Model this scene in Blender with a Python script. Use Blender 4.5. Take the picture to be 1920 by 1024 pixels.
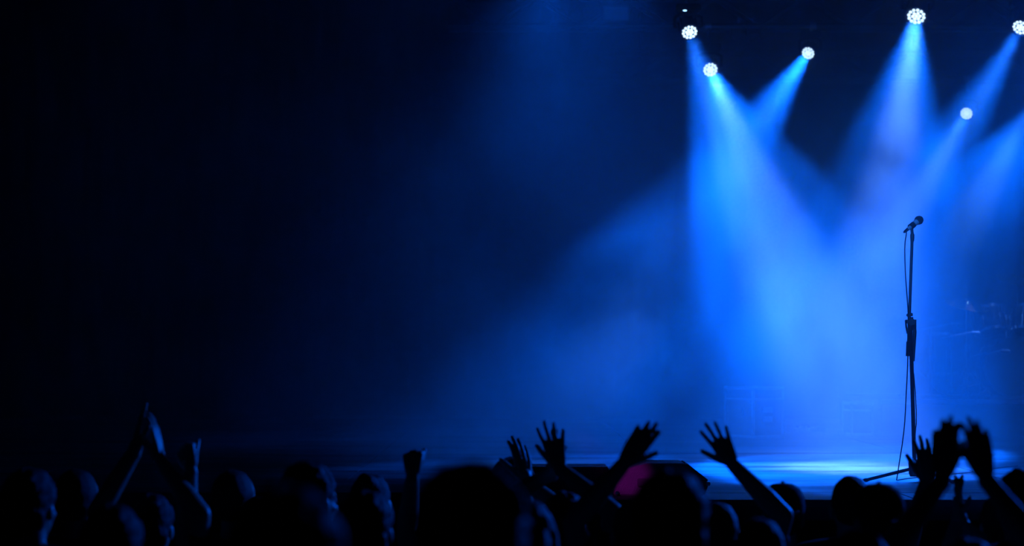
import bpy, bmesh, math, random
import numpy as np
from mathutils import Vector, Matrix, noise as mnoise

random.seed(7)
for o in list(bpy.data.objects):
    bpy.data.objects.remove(o)
scene = bpy.context.scene
col = scene.collection
PI = math.pi

# ------------------------------------------------------------------ camera, exposure, world
CAM_Z = 1.8            # camera height; audience floor is near z = 0, stage deck at z = 1
FPX = 4533.0           # 85 mm lens on a 36 mm sensor, 1920 px wide
HZ = 653.0             # image row of the horizon
DECK = 1.0


def P(px, py, d):
    """real-world point seen at a pixel of the photograph when it stands d metres away"""
    return Vector(((px - 960.0) * d / FPX, d, CAM_Z + (HZ - py) * d / FPX))


cam_data = bpy.data.cameras.new('camera')
cam_data.lens = 85
cam_data.sensor_width = 36
cam_data.shift_y = (HZ - 512.0) / 1920.0
cam_data.clip_start = 0.1
cam_data.clip_end = 200
cam_data.dof.use_dof = True
cam_data.dof.focus_distance = 14.6
cam_data.dof.aperture_fstop = 2.5
cam = bpy.data.objects.new('camera', cam_data)
cam.location = (0, 0, CAM_Z)
cam.rotation_euler = (PI / 2, 0, 0)
col.objects.link(cam)
scene.camera = cam

scene.view_settings.view_transform = 'Standard'
scene.view_settings.look = 'None'
scene.view_settings.gamma = 1
scene.view_settings.use_curve_mapping = False
scene.view_settings.exposure = 0.0

world = bpy.data.worlds.new('dark_venue')
scene.world = world
world.use_nodes = True
world.node_tree.nodes['Background'].inputs['Color'].default_value = (0, 0, 0, 1)
world.node_tree.nodes['Background'].inputs['Strength'].default_value = 0.0

cy = scene.cycles
cy.max_bounces = 6
cy.diffuse_bounces = 2
cy.glossy_bounces = 2
cy.transmission_bounces = 2
cy.volume_bounces = 1
cy.transparent_max_bounces = 6
cy.volume_step_rate = 1.0
cy.use_denoising = True
cy.sample_clamp_indirect = 4.0

HAZE_DENSITY = 0.054
HAZE_ANISO = 0.25
BANK = (1.05, 18.3, 2.15)
BANK_BOOST = 7.5
# stage lamps: name key, pixel of the lens, distance, aim point (x, y, z), lens radius, outer / inner power, outer / inner full cone
BLUE = (0.001, 0.108, 1.0)
MILKY = (0.085, 0.34, 1.0)
PALE = (0.07, 0.28, 1.0)
WHITE = (0.155, 0.40, 1.0)
LAMPS = {
    # key: (px, py, d, aim, lens radius m, W outer, deg outer, W core, deg core, core colour, edge softness)
    'a': (1293, 61, 20.3, (2.05, 16.1, 1.0), .068, 1250, 20, 900, 9, MILKY, .25),
    'b': (1332, 131, 22.6, (2.45, 16.2, 1.0), .070, 1450, 20.5, 1500, 11, WHITE, .2),
    'c': (1515, 100, 22.9, (.12, 16.8, 1.0), .062, 2100, 17, 500, 8, PALE, .7),
    'd': (1718, 31, 20.2, (2.25, 16.4, 1.0), .080, 1250, 26, 1400, 15, WHITE, .2),
    'e': (1913, 52, 20.3, (1.75, 16.6, 1.0), .070, 1450, 17, 600, 8, MILKY, .5),
    'f': (1812, 213, 25.0, (1.9, 18.0, 1.0), .064, 600, 18, 500, 9, WHITE, .3),
    'g': (1938, 196, 25.0, (2.4, 18.0, 1.0), .066, 1200, 19, 650, 9, MILKY, .3),
}
GAIN = 3.75


def aim(o, target):
    d = Vector(target) - o.location
    o.rotation_euler = d.to_track_quat('-Z', 'Y').to_euler()


def spot(name, loc, target, power, angle, blend, color, radius):
    ld = bpy.data.lights.new(name, 'SPOT')
    ld.energy = power
    ld.color = color
    ld.spot_size = math.radians(angle)
    ld.spot_blend = blend
    ld.shadow_soft_size = radius
    o = bpy.data.objects.new(name, ld)
    o.location = loc
    col.objects.link(o)
    aim(o, target)
    return o


for k, (px, py, d, tgt, r, w1, a1, w2, a2, c2, sf) in LAMPS.items():
    p = P(px, py, d)
    dirv = (Vector(tgt) - p).normalized()
    pos = p + dirv * 0.03
    spot('spot_light', pos, tgt, w1 * GAIN, a1, sf, BLUE, r * .75)
    spot('spot_light_core', pos, tgt, w2 * GAIN, a2, 0.9, c2, r * .75)

spot('added_haze_fill', (.6, 21.7, 5.9), (.5, 21.2, 1.0), 850, 84, 1.0, BLUE, .1)  # added above the view without a fixture, lifts the upper haze
spot('added_mic_fill', (-1.6, 4.0, 6.6), (2.40, 14.5, 2.4), 8000, 6, .8, (.02, .2, 1.0), .08)  # unseen fill added to brighten the microphone
spot('added_drum_fill', (6.6, 20.6, 5.2), (4.75, 23.3, 1.8), 1000, 20, .6, PALE, .08)  # added out of view to bring the kit up through the haze
# an unseen lamp added to edge the crowd from the right, and a small magenta uplight at the stage lip
spot('added_crowd_rim', (5.0, 14.6, 3.3), (-.6, 7.5, 1.0), 1900, 66, 1.0, BLUE, .12)
spot('magenta_light', (0.05, 12.15, 1.55), (0.64, 13.1, 1.10), 62, 13, .6, (0.5, 0.015, 0.62), .03)


# ------------------------------------------------------------------ helpers
def tag(o, label=None, cat=None, group=None, kind=None):
    if label: o['label'] = label
    if cat: o['category'] = cat
    if group: o['group'] = group
    if kind: o['kind'] = kind
    return o


def empty(name, loc, rz=0.0, label=None, cat=None, group=None):
    o = bpy.data.objects.new(name, None)
    o.empty_display_size = .1
    o.location = loc
    o.rotation_euler = (0, 0, rz)
    col.objects.link(o)
    return tag(o, label, cat, group)


def link_mesh(name, me, parent=None):
    o = bpy.data.objects.new(name, me)
    col.objects.link(o)
    if parent is not None:
        o.parent = parent
    return o


class MB:
    """collects simple shapes and links them as one mesh object"""
    def __init__(self):
        self.bm = bmesh.new()

    def box(self, c, s, rot=None, bevel=0.0):
        m = Matrix.Translation(Vector(c))
        if rot is not None:
            m = m @ rot
        g = bmesh.ops.create_cube(self.bm, size=1.0, matrix=m @ Matrix.Diagonal((s[0], s[1], s[2], 1)))
        if bevel:
            es = list({e for v in g['verts'] for e in v.link_edges})
            bmesh.ops.bevel(self.bm, geom=es, offset=bevel, segments=2, affect='EDGES')
        return self

    def tube(self, a, b, r, r2=None, n=10, cap=True):
        a, b = Vector(a), Vector(b)
        d = b - a
        q = d.to_track_quat('Z', 'Y').to_matrix().to_4x4()
        bmesh.ops.create_cone(self.bm, cap_ends=cap, segments=n, radius1=r, radius2=r if r2 is None else r2,
                              depth=d.length, matrix=Matrix.Translation((a + b) / 2) @ q)
        return self

    def path(self, pts, r, n=8):
        """round tube through points"""
        pts = [Vector(p) for p in pts]
        rings = []
        for i, p in enumerate(pts):
            t = (pts[min(i + 1, len(pts) - 1)] - pts[max(i - 1, 0)]).normalized()
            u = t.cross(Vector((0.13, 1, 0.07))).normalized()
            v = t.cross(u)
            rings.append([self.bm.verts.new(p + (u * math.cos(2 * PI * k / n) + v * math.sin(2 * PI * k / n)) * r) for k in range(n)])
        for a, b in zip(rings, rings[1:]):
            for k in range(n):
                self.bm.faces.new((a[k], a[(k + 1) % n], b[(k + 1) % n], b[k]))
        self.bm.faces.new(rings[0][::-1]); self.bm.faces.new(rings[-1])
        return self

    def lathe(self, prof, n=20, m=None):
        """profile of (radius, z), turned about z"""
        m = m or Matrix.Identity(4)
        rings = []
        for r, z in prof:
            if r < 1e-5:
                rings.append([self.bm.verts.new(m @ Vector((0, 0, z)))])
            else:
                rings.append([self.bm.verts.new(m @ Vector((r * math.cos(2 * PI * k / n), r * math.sin(2 * PI * k / n), z))) for k in range(n)])
        for a, b in zip(rings, rings[1:]):
            for k in range(n):
                k2 = (k + 1) % n
                if len(a) == 1 and len(b) == 1: continue
                if len(a) == 1: self.bm.faces.new((a[0], b[k2], b[k]))
                elif len(b) == 1: self.bm.faces.new((a[k], a[k2], b[0]))
                else: self.bm.faces.new((a[k], a[k2], b[k2], b[k]))
        return self

    def sphere(self, c, s, rot=None, u=14, v=10):
        m = Matrix.Translation(Vector(c))
        if rot is not None: m = m @ rot
        s = (s, s, s) if isinstance(s, (int, float)) else s
        bmesh.ops.create_uvsphere(self.bm, u_segments=u, v_segments=v, radius=1.0, matrix=m @ Matrix.Diagonal((s[0], s[1], s[2], 1)))
        return self

    def prism(self, pts, y0, y1, bevel=0.0):
        """polygon of (x, z) extruded from y0 to y1"""
        a = [self.bm.verts.new((x, y0, z)) for x, z in pts]
        b = [self.bm.verts.new((x, y1, z)) for x, z in pts]
        n = len(pts)
        fs = [self.bm.faces.new(a), self.bm.faces.new(b[::-1])]
        for i in range(n):
            fs.append(self.bm.faces.new((a[i], b[i], b[(i + 1) % n], a[(i + 1) % n])))
        if bevel:
            es = list({e for f in fs for e in f.edges})
            bmesh.ops.bevel(self.bm, geom=es, offset=bevel, segments=2, affect='EDGES')
        return self

    def mesh(self, name, mat, smooth=True):
        bmesh.ops.recalc_face_normals(self.bm, faces=self.bm.faces)
        me = bpy.data.meshes.new(name)
        self.bm.to_mesh(me)
        self.bm.free()
        me.materials.append(mat)
        if smooth:
            me.set_sharp_from_angle(angle=math.radians(40)) if hasattr(me, 'set_sharp_from_angle') else None
            me.polygons.foreach_set('use_smooth', [True] * len(me.polygons))
            me.update()
        return me

    def build(self, name, mat, parent=None, smooth=True):
        return link_mesh(name, self.mesh(name, mat, smooth), parent)


def copy_tree(o, parent=None):
    c = o.copy()
    col.objects.link(c)
    if parent is not None:
        c.parent = parent
    for ch in list(o.children):
        copy_tree(ch, c)
    return c


# ------------------------------------------------------------------ materials
def mat_basic(name, color, rough=.5, metal=0.0, bump=0.0, scale=40.0, vary=0.15, spec=.5):
    m = bpy.data.materials.new(name)
    m.use_nodes = True
    nt = m.node_tree
    b = nt.nodes['Principled BSDF']
    b.inputs['Roughness'].default_value = rough
    b.inputs['Metallic'].default_value = metal
    b.inputs['Specular IOR Level'].default_value = spec
    tc = nt.nodes.new('ShaderNodeTexCoord')
    nz = nt.nodes.new('ShaderNodeTexNoise')
    nz.inputs['Scale'].default_value = scale
    nz.inputs['Detail'].default_value = 3
    nt.links.new(tc.outputs['Object'], nz.inputs['Vector'])
    rp = nt.nodes.new('ShaderNodeValToRGB')
    rp.color_ramp.elements[0].position = .3
    rp.color_ramp.elements[1].position = .7
    rp.color_ramp.elements[0].color = tuple(c * (1 - vary) for c in color) + (1,)
    rp.color_ramp.elements[1].color = tuple(min(1, c * (1 + vary)) for c in color) + (1,)
    nt.links.new(nz.outputs['Fac'], rp.inputs['Fac'])
    nt.links.new(rp.outputs['Color'], b.inputs['Base Color'])
    if bump:
        bp = nt.nodes.new('ShaderNodeBump')
        bp.inputs['Strength'].default_value = bump
        bp.inputs['Distance'].default_value = .01
        nt.links.new(nz.outputs['Fac'], bp.inputs['Height'])
        nt.links.new(bp.outputs['Normal'], b.inputs['Normal'])
    return m


def mat_emit(name, color, strength):
    m = bpy.data.materials.new(name)
    m.use_nodes = True
    b = m.node_tree.nodes['Principled BSDF']
    b.inputs['Base Color'].default_value = (.5, .5, .5, 1)
    b.inputs['Emission Color'].default_value = color + (1,)
    b.inputs['Emission Strength'].default_value = strength
    try:
        m.cycles.emission_sampling = 'NONE'
    except Exception:
        pass
    return m


M_black = mat_basic('black_metal', (.03, .03, .032), .45, .3)
M_plastic = mat_basic('black_plastic', (.02, .02, .022), .5)
M_steel = mat_basic('dull_aluminium', (.42, .42, .43), .35, 1.0)
M_chrome = mat_basic('chrome', (.75, .75, .76), .15, 1.0, vary=.04)
M_brass = mat_basic('cymbal_bronze', (.6, .42, .16), .25, 1.0)
M_drumshell = mat_basic('dark_drum_lacquer', (.03, .03, .04), .2)
M_drumhead = mat_basic('black_drum_skin', (.03, .03, .032), .35, vary=.05)
M_truss = mat_basic('dark_truss_paint', (.10, .10, .105), .5, .6)
M_bright = mat_basic('bright_edge_metal', (.8, .8, .8), .5, .2, vary=.05)
M_cabinet = mat_basic('speaker_cabinet_paint', (.05, .05, .052), .55, bump=.3, scale=200)
M_grille = mat_basic('black_grille', (.025, .025, .027), .6, .4, bump=.6, scale=300)
M_wood = mat_basic('painted_plywood', (.10, .10, .105), .6, bump=.2, scale=30)
M_case = mat_basic('grey_case_laminate', (.22, .22, .23), .45)
M_label = mat_basic('pale_panel', (.45, .45, .46), .5)
M_curtain = mat_basic('black_drape', (.02, .02, .024), .9, bump=.2, scale=60, spec=.1)
M_ceiling = mat_basic('black_ceiling', (.012, .012, .014), .9, spec=.1)
M_wall = mat_basic('dark_wall_paint', (.02, .02, .022), .85, bump=.1, spec=.1)
M_hall = mat_basic('dark_hall_floor', (.03, .03, .032), .6, bump=.2, scale=12)
M_rubber = mat_basic('black_rubber', (.015, .015, .016), .7)
M_lens = mat_emit('lit_led_lens', (.55, .78, 1.0), 2.6)
M_glint = mat_emit('glowing_housing_glint', (.30, .60, 1.0), 3.0)  # self-lit blue for the glint on a lamp housing
M_bezel = mat_basic('lamp_face', (.05, .05, .055), .4)


def mat_deck():
    m = bpy.data.materials.new('scuffed_stage_deck')
    m.use_nodes = True
    nt = m.node_tree
    b = nt.nodes['Principled BSDF']
    geo = nt.nodes.new('ShaderNodeNewGeometry')
    mp = nt.nodes.new('ShaderNodeMapping')
    mp.inputs['Scale'].default_value = (.35, 1.0, 1)
    nt.links.new(geo.outputs['Position'], mp.inputs['Vector'])
    n1 = nt.nodes.new('ShaderNodeTexNoise')
    n1.inputs['Scale'].default_value = 2.2
    n1.inputs['Detail'].default_value = 6
    n1.inputs['Roughness'].default_value = .65
    nt.links.new(mp.outputs['Vector'], n1.inputs['Vector'])
    rp = nt.nodes.new('ShaderNodeValToRGB')
    rp.color_ramp.elements[0].position = .40
    rp.color_ramp.elements[1].position = .62
    rp.color_ramp.elements[0].color = (.010, .010, .0105, 1)
    rp.color_ramp.elements[1].color = (.06, .06, .061, 1)
    nt.links.new(n1.outputs['Fac'], rp.inputs['Fac'])
    nt.links.new(rp.outputs['Color'], b.inputs['Base Color'])
    rr = nt.nodes.new('ShaderNodeMapRange')
    rr.inputs['To Min'].default_value = .4
    rr.inputs['To Max'].default_value = .6
    nt.links.new(n1.outputs['Fac'], rr.inputs['Value'])
    nt.links.new(rr.outputs['Result'], b.inputs['Roughness'])
    sp = nt.nodes.new('ShaderNodeMapRange')
    sp.inputs['From Min'].default_value = .42
    sp.inputs['From Max'].default_value = .6
    sp.inputs['To Min'].default_value = .02
    sp.inputs['To Max'].default_value = .15
    nt.links.new(n1.outputs['Fac'], sp.inputs['Value'])
    nt.links.new(sp.outputs['Result'], b.inputs['Specular IOR Level'])
    bp = nt.nodes.new('ShaderNodeBump')
    bp.inputs['Strength'].default_value = .8
    bp.inputs['Distance'].default_value = .02
    nt.links.new(n1.outputs['Fac'], bp.inputs['Height'])
    nt.links.new(bp.outputs['Normal'], b.inputs['Normal'])
    return m


M_deck = mat_deck()


def mat_haze():
    m = bpy.data.materials.new('stage_haze')
    m.use_nodes = True
    nt = m.node_tree
    for n in list(nt.nodes):
        nt.nodes.remove(n)
    out = nt.nodes.new('ShaderNodeOutputMaterial')
    vs = nt.nodes.new('ShaderNodeVolumeScatter')
    vs.inputs['Color'].default_value = (.95, .95, .95, 1)
    vs.inputs['Anisotropy'].default_value = HAZE_ANISO
    geo = nt.nodes.new('ShaderNodeNewGeometry')
    n1 = nt.nodes.new('ShaderNodeTexNoise')
    n1.inputs['Scale'].default_value = .55
    n1.inputs['Detail'].default_value = 4.0
    n1.inputs['Roughness'].default_value = .6
    n1.inputs['Distortion'].default_value = .4
    nt.links.new(geo.outputs['Position'], n1.inputs['Vector'])
    mr = nt.nodes.new('ShaderNodeMapRange')
    mr.inputs['From Min'].default_value = .38
    mr.inputs['From Max'].default_value = .64
    mr.inputs['To Min'].default_value = .12 * HAZE_DENSITY
    mr.inputs['To Max'].default_value = 2.3 * HAZE_DENSITY
    nt.links.new(n1.outputs['Fac'], mr.inputs['Value'])
    # thinner towards the dark side of the stage, and a thicker bank of smoke low on its left half
    sep = nt.nodes.new('ShaderNodeSeparateXYZ')
    nt.links.new(geo.outputs['Position'], sep.inputs[0])
    fx = nt.nodes.new('ShaderNodeMapRange')
    fx.interpolation_type = 'SMOOTHSTEP'
    fx.inputs['From Min'].default_value = -4.5
    fx.inputs['From Max'].default_value = .5
    fx.inputs['To Min'].default_value = .25
    fx.inputs['To Max'].default_value = 1.0
    nt.links.new(sep.outputs['X'], fx.inputs['Value'])
    dist = nt.nodes.new('ShaderNodeVectorMath')
    dist.operation = 'DISTANCE'
    dist.inputs[1].default_value = BANK
    nt.links.new(geo.outputs['Position'], dist.inputs[0])
    bk = nt.nodes.new('ShaderNodeMapRange')
    bk.interpolation_type = 'SMOOTHSTEP'
    bk.inputs['From Min'].default_value = 0.2
    bk.inputs['From Max'].default_value = 1.65
    bk.inputs['To Min'].default_value = BANK_BOOST
    bk.inputs['To Max'].default_value = 1.0
    nt.links.new(dist.outputs['Value'], bk.inputs['Value'])
    m1 = nt.nodes.new('ShaderNodeMath'); m1.operation = 'MULTIPLY'
    m2 = nt.nodes.new('ShaderNodeMath'); m2.operation = 'MULTIPLY'
    nt.links.new(mr.outputs['Result'], m1.inputs[0]); nt.links.new(fx.outputs['Result'], m1.inputs[1])
    nt.links.new(m1.outputs[0], m2.inputs[0]); nt.links.new(bk.outputs['Result'], m2.inputs[1])
    nt.links.new(m2.outputs[0], vs.inputs['Density'])
    nt.links.new(vs.outputs['Volume'], out.inputs['Volume'])
    try:
        m.cycles.volume_step_rate = 0.5
        m.cycles.volume_sampling = 'MULTIPLE_IMPORTANCE'
    except Exception as e:
        print('haze', e)
    return m


# ------------------------------------------------------------------ the room
HALL_SLOPE = 0.06


def hall_z(y):
    """the raked audience floor"""
    return -0.1 - (y - 4.2) * HALL_SLOPE


def slab(name, pts, mat, thick_dir, parent=None):
    """a slab between a quad and the same quad moved by thick_dir"""
    bm = bmesh.new()
    a = [bm.verts.new(p) for p in pts]
    b = [bm.verts.new(Vector(p) + Vector(thick_dir)) for p in pts]
    bm.faces.new(a); bm.faces.new(b[::-1])
    for i in range(4):
        bm.faces.new((a[i], b[i], b[(i + 1) % 4], a[(i + 1) % 4]))
    bmesh.ops.recalc_face_normals(bm, faces=bm.faces)
    me = bpy.data.meshes.new(name); bm.to_mesh(me); bm.free()
    me.materials.append(mat)
    o = link_mesh(name, me, parent)
    if parent is None: o['kind'] = 'structure'
    return o


XW = 9.0
YB = 28.0
ZC = 7.0
slab('floor', [(-XW, -3, hall_z(-3)), (XW, -3, hall_z(-3)), (XW, 13.6, hall_z(13.6)), (-XW, 13.6, hall_z(13.6))], M_hall, (0, 0, -.15))
slab('ceiling', [(-XW, -3, ZC), (XW, -3, ZC), (XW, YB + .4, ZC), (-XW, YB + .4, ZC)], M_ceiling, (0, 0, .15))
slab('wall_left', [(-XW, -3, -1), (-XW, YB + .4, -1), (-XW, YB + .4, ZC), (-XW, -3, ZC)], M_wall, (-.15, 0, 0))
slab('wall_right', [(XW, -3, -1), (XW, YB + .4, -1), (XW, YB + .4, ZC), (XW, -3, ZC)], M_wall, (.15, 0, 0))
slab('wall_back', [(-XW, YB + .25, -1), (XW, YB + .25, -1), (XW, YB + .25, ZC), (-XW, YB + .25, ZC)], M_wall, (0, .15, 0))
slab('wall_rear', [(-XW, -3, -1), (XW, -3, -1), (XW, -3, ZC), (-XW, -3, ZC)], M_wall, (0, -.15, 0))

# folded black drape across the back of the stage
bm = bmesh.new()
nx = 360
rows = [DECK + .02, 3.5, 6.6]
grid = []
for z in rows:
    grid.append([bm.verts.new((-8.8 + 17.6 * i / nx, YB + .06 * math.sin(i * .9) + .03 * math.sin(i * .37 + 1), z)) for i in range(nx + 1)])
for a, b in zip(grid, grid[1:]):
    for i in range(nx):
        bm.faces.new((a[i], a[i + 1], b[i + 1], b[i]))
me = bpy.data.meshes.new('backdrop_curtain'); bm.to_mesh(me); bm.free()
me.materials.append(M_curtain)
me.polygons.foreach_set('use_smooth', [True] * len(me.polygons))
cur = link_mesh('backdrop_curtain', me)
tag(cur, 'black folded drape hanging across the back of the stage behind the haze', 'curtain')
md = cur.modifiers.new('thickness', 'SOLIDIFY'); md.thickness = .01

# stage: substructure, fascia, and deck panels with open joints
Y0R, Y0L, XS = 12.77, 13.4, .42
st = MB().box((-4.29, (13.5 + YB + .2) / 2, .1), (9.42, YB + .2 - 13.5, 1.72)).box((4.71, (12.87 + YB + .2) / 2, .1), (8.58, YB + .2 - 12.87, 1.72)).build('stage', M_wood, smooth=False)
tag(st, kind='structure')
panel_me = {}
x_edges = [-9.0 + i * 2.0 for i in range(10)]
for yi in range(15):
    for xi in range(9):
        xa, xb = x_edges[xi], x_edges[xi + 1]
        ya, yb = Y0L + yi, Y0L + yi + 1
        if yb > YB + .3: continue
        key = 'p'
        if key not in panel_me:
            panel_me[key] = MB().box((0, 0, 0), (1.997, .997, .04), bevel=.004).mesh('deck_panel', M_deck, smooth=False)
        o = link_mesh('deck_panel', panel_me[key], st)
        o.location = ((xa + xb) / 2, (ya + yb) / 2, DECK - .02 + random.uniform(-.0012, .0012))
# the strip in front of them on the right half
strip_me = MB().box((0, 0, 0), (1.713, Y0L - Y0R - .003, .04), bevel=.004).mesh('deck_panel', M_deck, smooth=False)
for i in range(5):
    o = link_mesh('deck_panel', strip_me, st)
    o.location = (XS + .86 + i * 1.716, (Y0L + Y0R) / 2, DECK - .02 + random.uniform(-.001, .001))
fas = MB()
fas.box((-4.29, Y0L + .03, .06), (9.4, .05, 1.8)).box((4.71, Y0R + .03, .06), (8.56, .05, 1.8)).box((XS, (Y0L + Y0R) / 2 + .03, .06), (.05, .6, 1.8))
fas.build('stage_fascia', M_curtain, st, smooth=False)

# haze
hz = MB().box((0, 20.3, 3.9), (17.9, 15.4, 6.0)).build('haze', mat_haze(), smooth=False)
tag(hz, 'thin drifting stage smoke filling the air over the stage', 'haze', kind='stuff')

# ------------------------------------------------------------------ rig
def truss(y, z, x0, x1, label):
    root = empty('lighting_truss', ((x0 + x1) / 2, y, z), 0, label, 'truss')
    L = x1 - x0
    h = .145
    cm = MB().tube((-L / 2, 0, 0), (L / 2, 0, 0), .025, n=10).mesh('chord', M_truss)
    for sy in (-1, 1):
        for sz in (-1, 1):
            c = link_mesh('chord', cm, root); c.location = (0, sy * h, sz * h)
    n = int(L / .42)
    step = L / n
    up = MB().tube((-step / 2, 0, -h), (step / 2, 0, h), .011, n=6).mesh('brace', M_truss)
    dn = MB().tube((-step / 2, 0, h), (step / 2, 0, -h), .011, n=6).mesh('brace', M_truss)
    tp = MB().tube((-step / 2, -h, 0), (step / 2, h, 0), .011, n=6).mesh('brace', M_truss)
    for i in range(n):
        x = -L / 2 + (i + .5) * step
        for sy in (-1, 1):
            b = link_mesh('brace', up if i % 2 else dn, root); b.location = (x, sy * h, 0)
        b = link_mesh('brace', tp, root); b.location = (x, 0, -h)
    for sx in (-.42, .0, .42):
        MB().tube((sx * L, 0, .1), (sx * L, 0, ZC - z - .01), .012).build('suspension_cable', M_black, root)
    return root


truss(20.55, 5.02, .9, 7.4, 'box truss nearest the audience carrying the three front lamps')
truss(22.9, 4.98, -.6, 7.4, 'box truss behind the front one, with the flat panel lamp and two dark par cans')
truss(25.3, 4.75, .8, 7.6, 'box truss furthest back, holding the two low lamps at the right')


def lamp(key, truss_yz, label):
    px, py, d, tgt, r, *_ = LAMPS[key]
    p = P(px, py, d)
    dirv = (Vector(tgt) - p).normalized()
    root = empty('moving_head_lamp', p, 0, label, 'stage light', 'moving lamps on the trusses')
    q = dirv.to_track_quat('Z', 'Y').to_matrix().to_4x4()   # local +z runs along the beam
    s = r / .07
    body = MB().lathe([(0, -.20 * s), (.045 * s, -.20 * s), (.062 * s, -.17 * s), (.075 * s, -.10 * s), (.085 * s, -.03 * s), (.085 * s, 0), (.078 * s, .0), (.078 * s, -.012 * s), (0, -.012 * s)], 24, q)
    for k in range(10):   # cooling fins round the head
        a = 2 * PI * k / 10
        R = q @ Matrix.Rotation(a, 4, 'Z')
        body.box((R @ Vector((.078 * s, 0, -.10 * s))), (.02 * s, .006, .12 * s), rot=R.to_3x3().to_4x4())
    hd = body.build('lamp_head', M_plastic, root)
    face = MB().lathe([(0, -.008 * s), (.077 * s, -.008 * s), (.077 * s, -.004 * s), (0, -.004 * s)], 24, q).build('lamp_face', M_bezel, hd)
    lens = MB()
    spots = [(0, 0)] + [(.027 * s, 2 * PI * k / 6) for k in range(6)] + [(.055 * s, 2 * PI * (k + .5) / 12) for k in range(12)]
    for rr, a in spots:
        m = q @ Matrix.Translation((rr * math.cos(a), rr * math.sin(a), 0))
        lens.lathe([(.0118 * s, -.004 * s), (.0118 * s, .001 * s), (.008 * s, .006 * s), (0, .008 * s)], 10, m)
    lens.build('led_lens', M_lens, hd)
    # yoke and hanging base
    ax = Vector((1, 0, 0))
    pivot = dirv * (-.09 * s)
    top = Vector((pivot.x, pivot.y, max(.17 * s, .12)))
    yk = MB()
    for sx in (-1, 1):
        yk.path([pivot + ax * sx * .092 * s, pivot + ax * sx * .115 * s, Vector((pivot.x + sx * .115 * s, pivot.y, top.z - .03)), Vector((pivot.x + sx * .06 * s, pivot.y, top.z))], .014 * s)
    yk.tube(top + Vector((-.07 * s, 0, 0)), top + Vector((.07 * s, 0, 0)), .016 * s)
    yk.build('yoke', M_plastic, root)
    bz = top.z + .045 * s
    MB().box((pivot.x, pivot.y, bz), (.22 * s, .16 * s, .07 * s), bevel=.012 * s).build('base_box', M_plastic, root)
    ty, tz = truss_yz
    cl = MB()
    tb = Vector((pivot.x, ty - p.y, tz - .145 - p.z))
    cl.path([Vector((pivot.x, pivot.y, bz + .02)), tb], .016)
    cl.tube(tb + Vector((-.03, 0, 0)), tb + Vector((.03, 0, 0)), .034)
    cl.build('clamp', M_steel, root)
    return root


FA, MI, RE = (20.405, 5.02), (22.755, 4.98), (25.155, 4.75)
lamp_a = lamp('a', FA, 'lit blue lamp furthest left on the rig, a glint on its housing above')
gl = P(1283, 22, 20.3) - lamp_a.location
MB().box((gl.x, gl.y - .07, gl.z), (.03, .008, .012), bevel=.002).build('painted_glint', M_glint, lamp_a)  # small glowing box in place of light glinting on the housing
lamp('b', MI, 'lit lamp hanging just under the leftmost one, its beam whitest')
lamp('c', MI, 'small lit lamp between the leftmost pair and the lamp above the microphone')
lamp('d', FA, 'big lit lamp straight above the microphone stand')
lamp('e', FA, 'lit lamp cut by the right picture edge, high up')
lamp('f', RE, 'small lit lamp hanging lowest, right of the microphone')
lamp('g', RE, 'lamp just past the right picture edge whose beam enters low')

# unlit fixtures on the middle truss
t = empty('flood_panel', P(1155, 24, 22.65), 0, 'flat square flood panel lamp, unlit, left on the middle truss', 'stage light')
rx = Matrix.Rotation(math.radians(18), 4, 'X')
MB().box((0, 0, 0), (.25, .05, .15), rot=rx, bevel=.008).build('housing', M_case, t)
MB().box((0, -.03, -.008), (.22, .01, .12), rot=rx).build('front_glass', M_label, t)
MB().path([(-.13, 0, 0), (-.14, 0, .1), (0, .08, .16), (.14, 0, .1), (.13, 0, 0)], .01).build('bracket', M_black, t)
for i, (px, lab) in enumerate([(1385, 'small unlit par can, left of the two dark ones'), (1412, 'small unlit par can, right of the two dark ones')]):
    t = empty('par_can', P(px, 66, 22.8), 0, lab, 'stage light', 'unlit par cans')
    q = Vector((.3 - .3 * i, -.6, -.7)).to_track_quat('Z', 'Y').to_matrix().to_4x4()
    MB().lathe([(0, -.12), (.03, -.12), (.055, -.08), (.06, .05), (.056, .05), (.05, -.05), (0, -.05)], 18, q).build('can', M_steel, t)
    MB().path([(-.065, 0, 0), (-.07, 0, .1), (.07, 0, .1), (.065, 0, 0)], .006).build('bracket', M_black, t)
    MB().tube((0, -.02, .1), (0, -.04, P(px, 66, 22.8).z * 0 + .16), .012).build('clamp', M_steel, t)

# ------------------------------------------------------------------ microphone on its stand
MD = 14.5


def S(px, py, dy=0.0):
    return P(px, py, MD + dy)


hub = S(1714, 880)
stand = empty('microphone_stand', (hub.x, MD, DECK), 0, 'black boom microphone stand with its boom turned upright, alone near the stage front', 'microphone stand')


def rel(v):
    return Vector(v) - stand.location


piv = rel(S(1707, 604))
hubr = rel(S(1715, 878))
MB().tube(hubr + Vector((0, 0, -.02)), piv, .0125, .0115, n=14).build('lower_tube', M_black, stand)
MB().lathe([(0, -.05), (.028, -.05), (.036, -.03), (.038, .03), (.03, .05), (.014, .055), (0, .055)], 18, Matrix.Translation(hubr)).build('hub', M_plastic, stand)
foot = hubr.copy(); foot.z = 0
for a, L in ((math.radians(188), .30), (math.radians(308), .30), (math.radians(68), .30)):
    e = Vector((hubr.x + math.cos(a) * L, hubr.y + math.sin(a) * L, .012))
    s0 = Vector((hubr.x + math.cos(a) * .03, hubr.y + math.sin(a) * .03, .075))
    lg = MB().tube(s0, e, .0105, n=10).build('leg', M_black, stand)
    MB().sphere(e, (.02, .02, .012)).build('rubber_foot', M_rubber, lg)
boom_b, boom_t = rel(S(1702.5, 668, -.05)), rel(S(1710.5, 440, -.05))
bo = MB().tube(boom_b, boom_t, .009, n=12).build('boom', M_black, stand)
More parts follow.
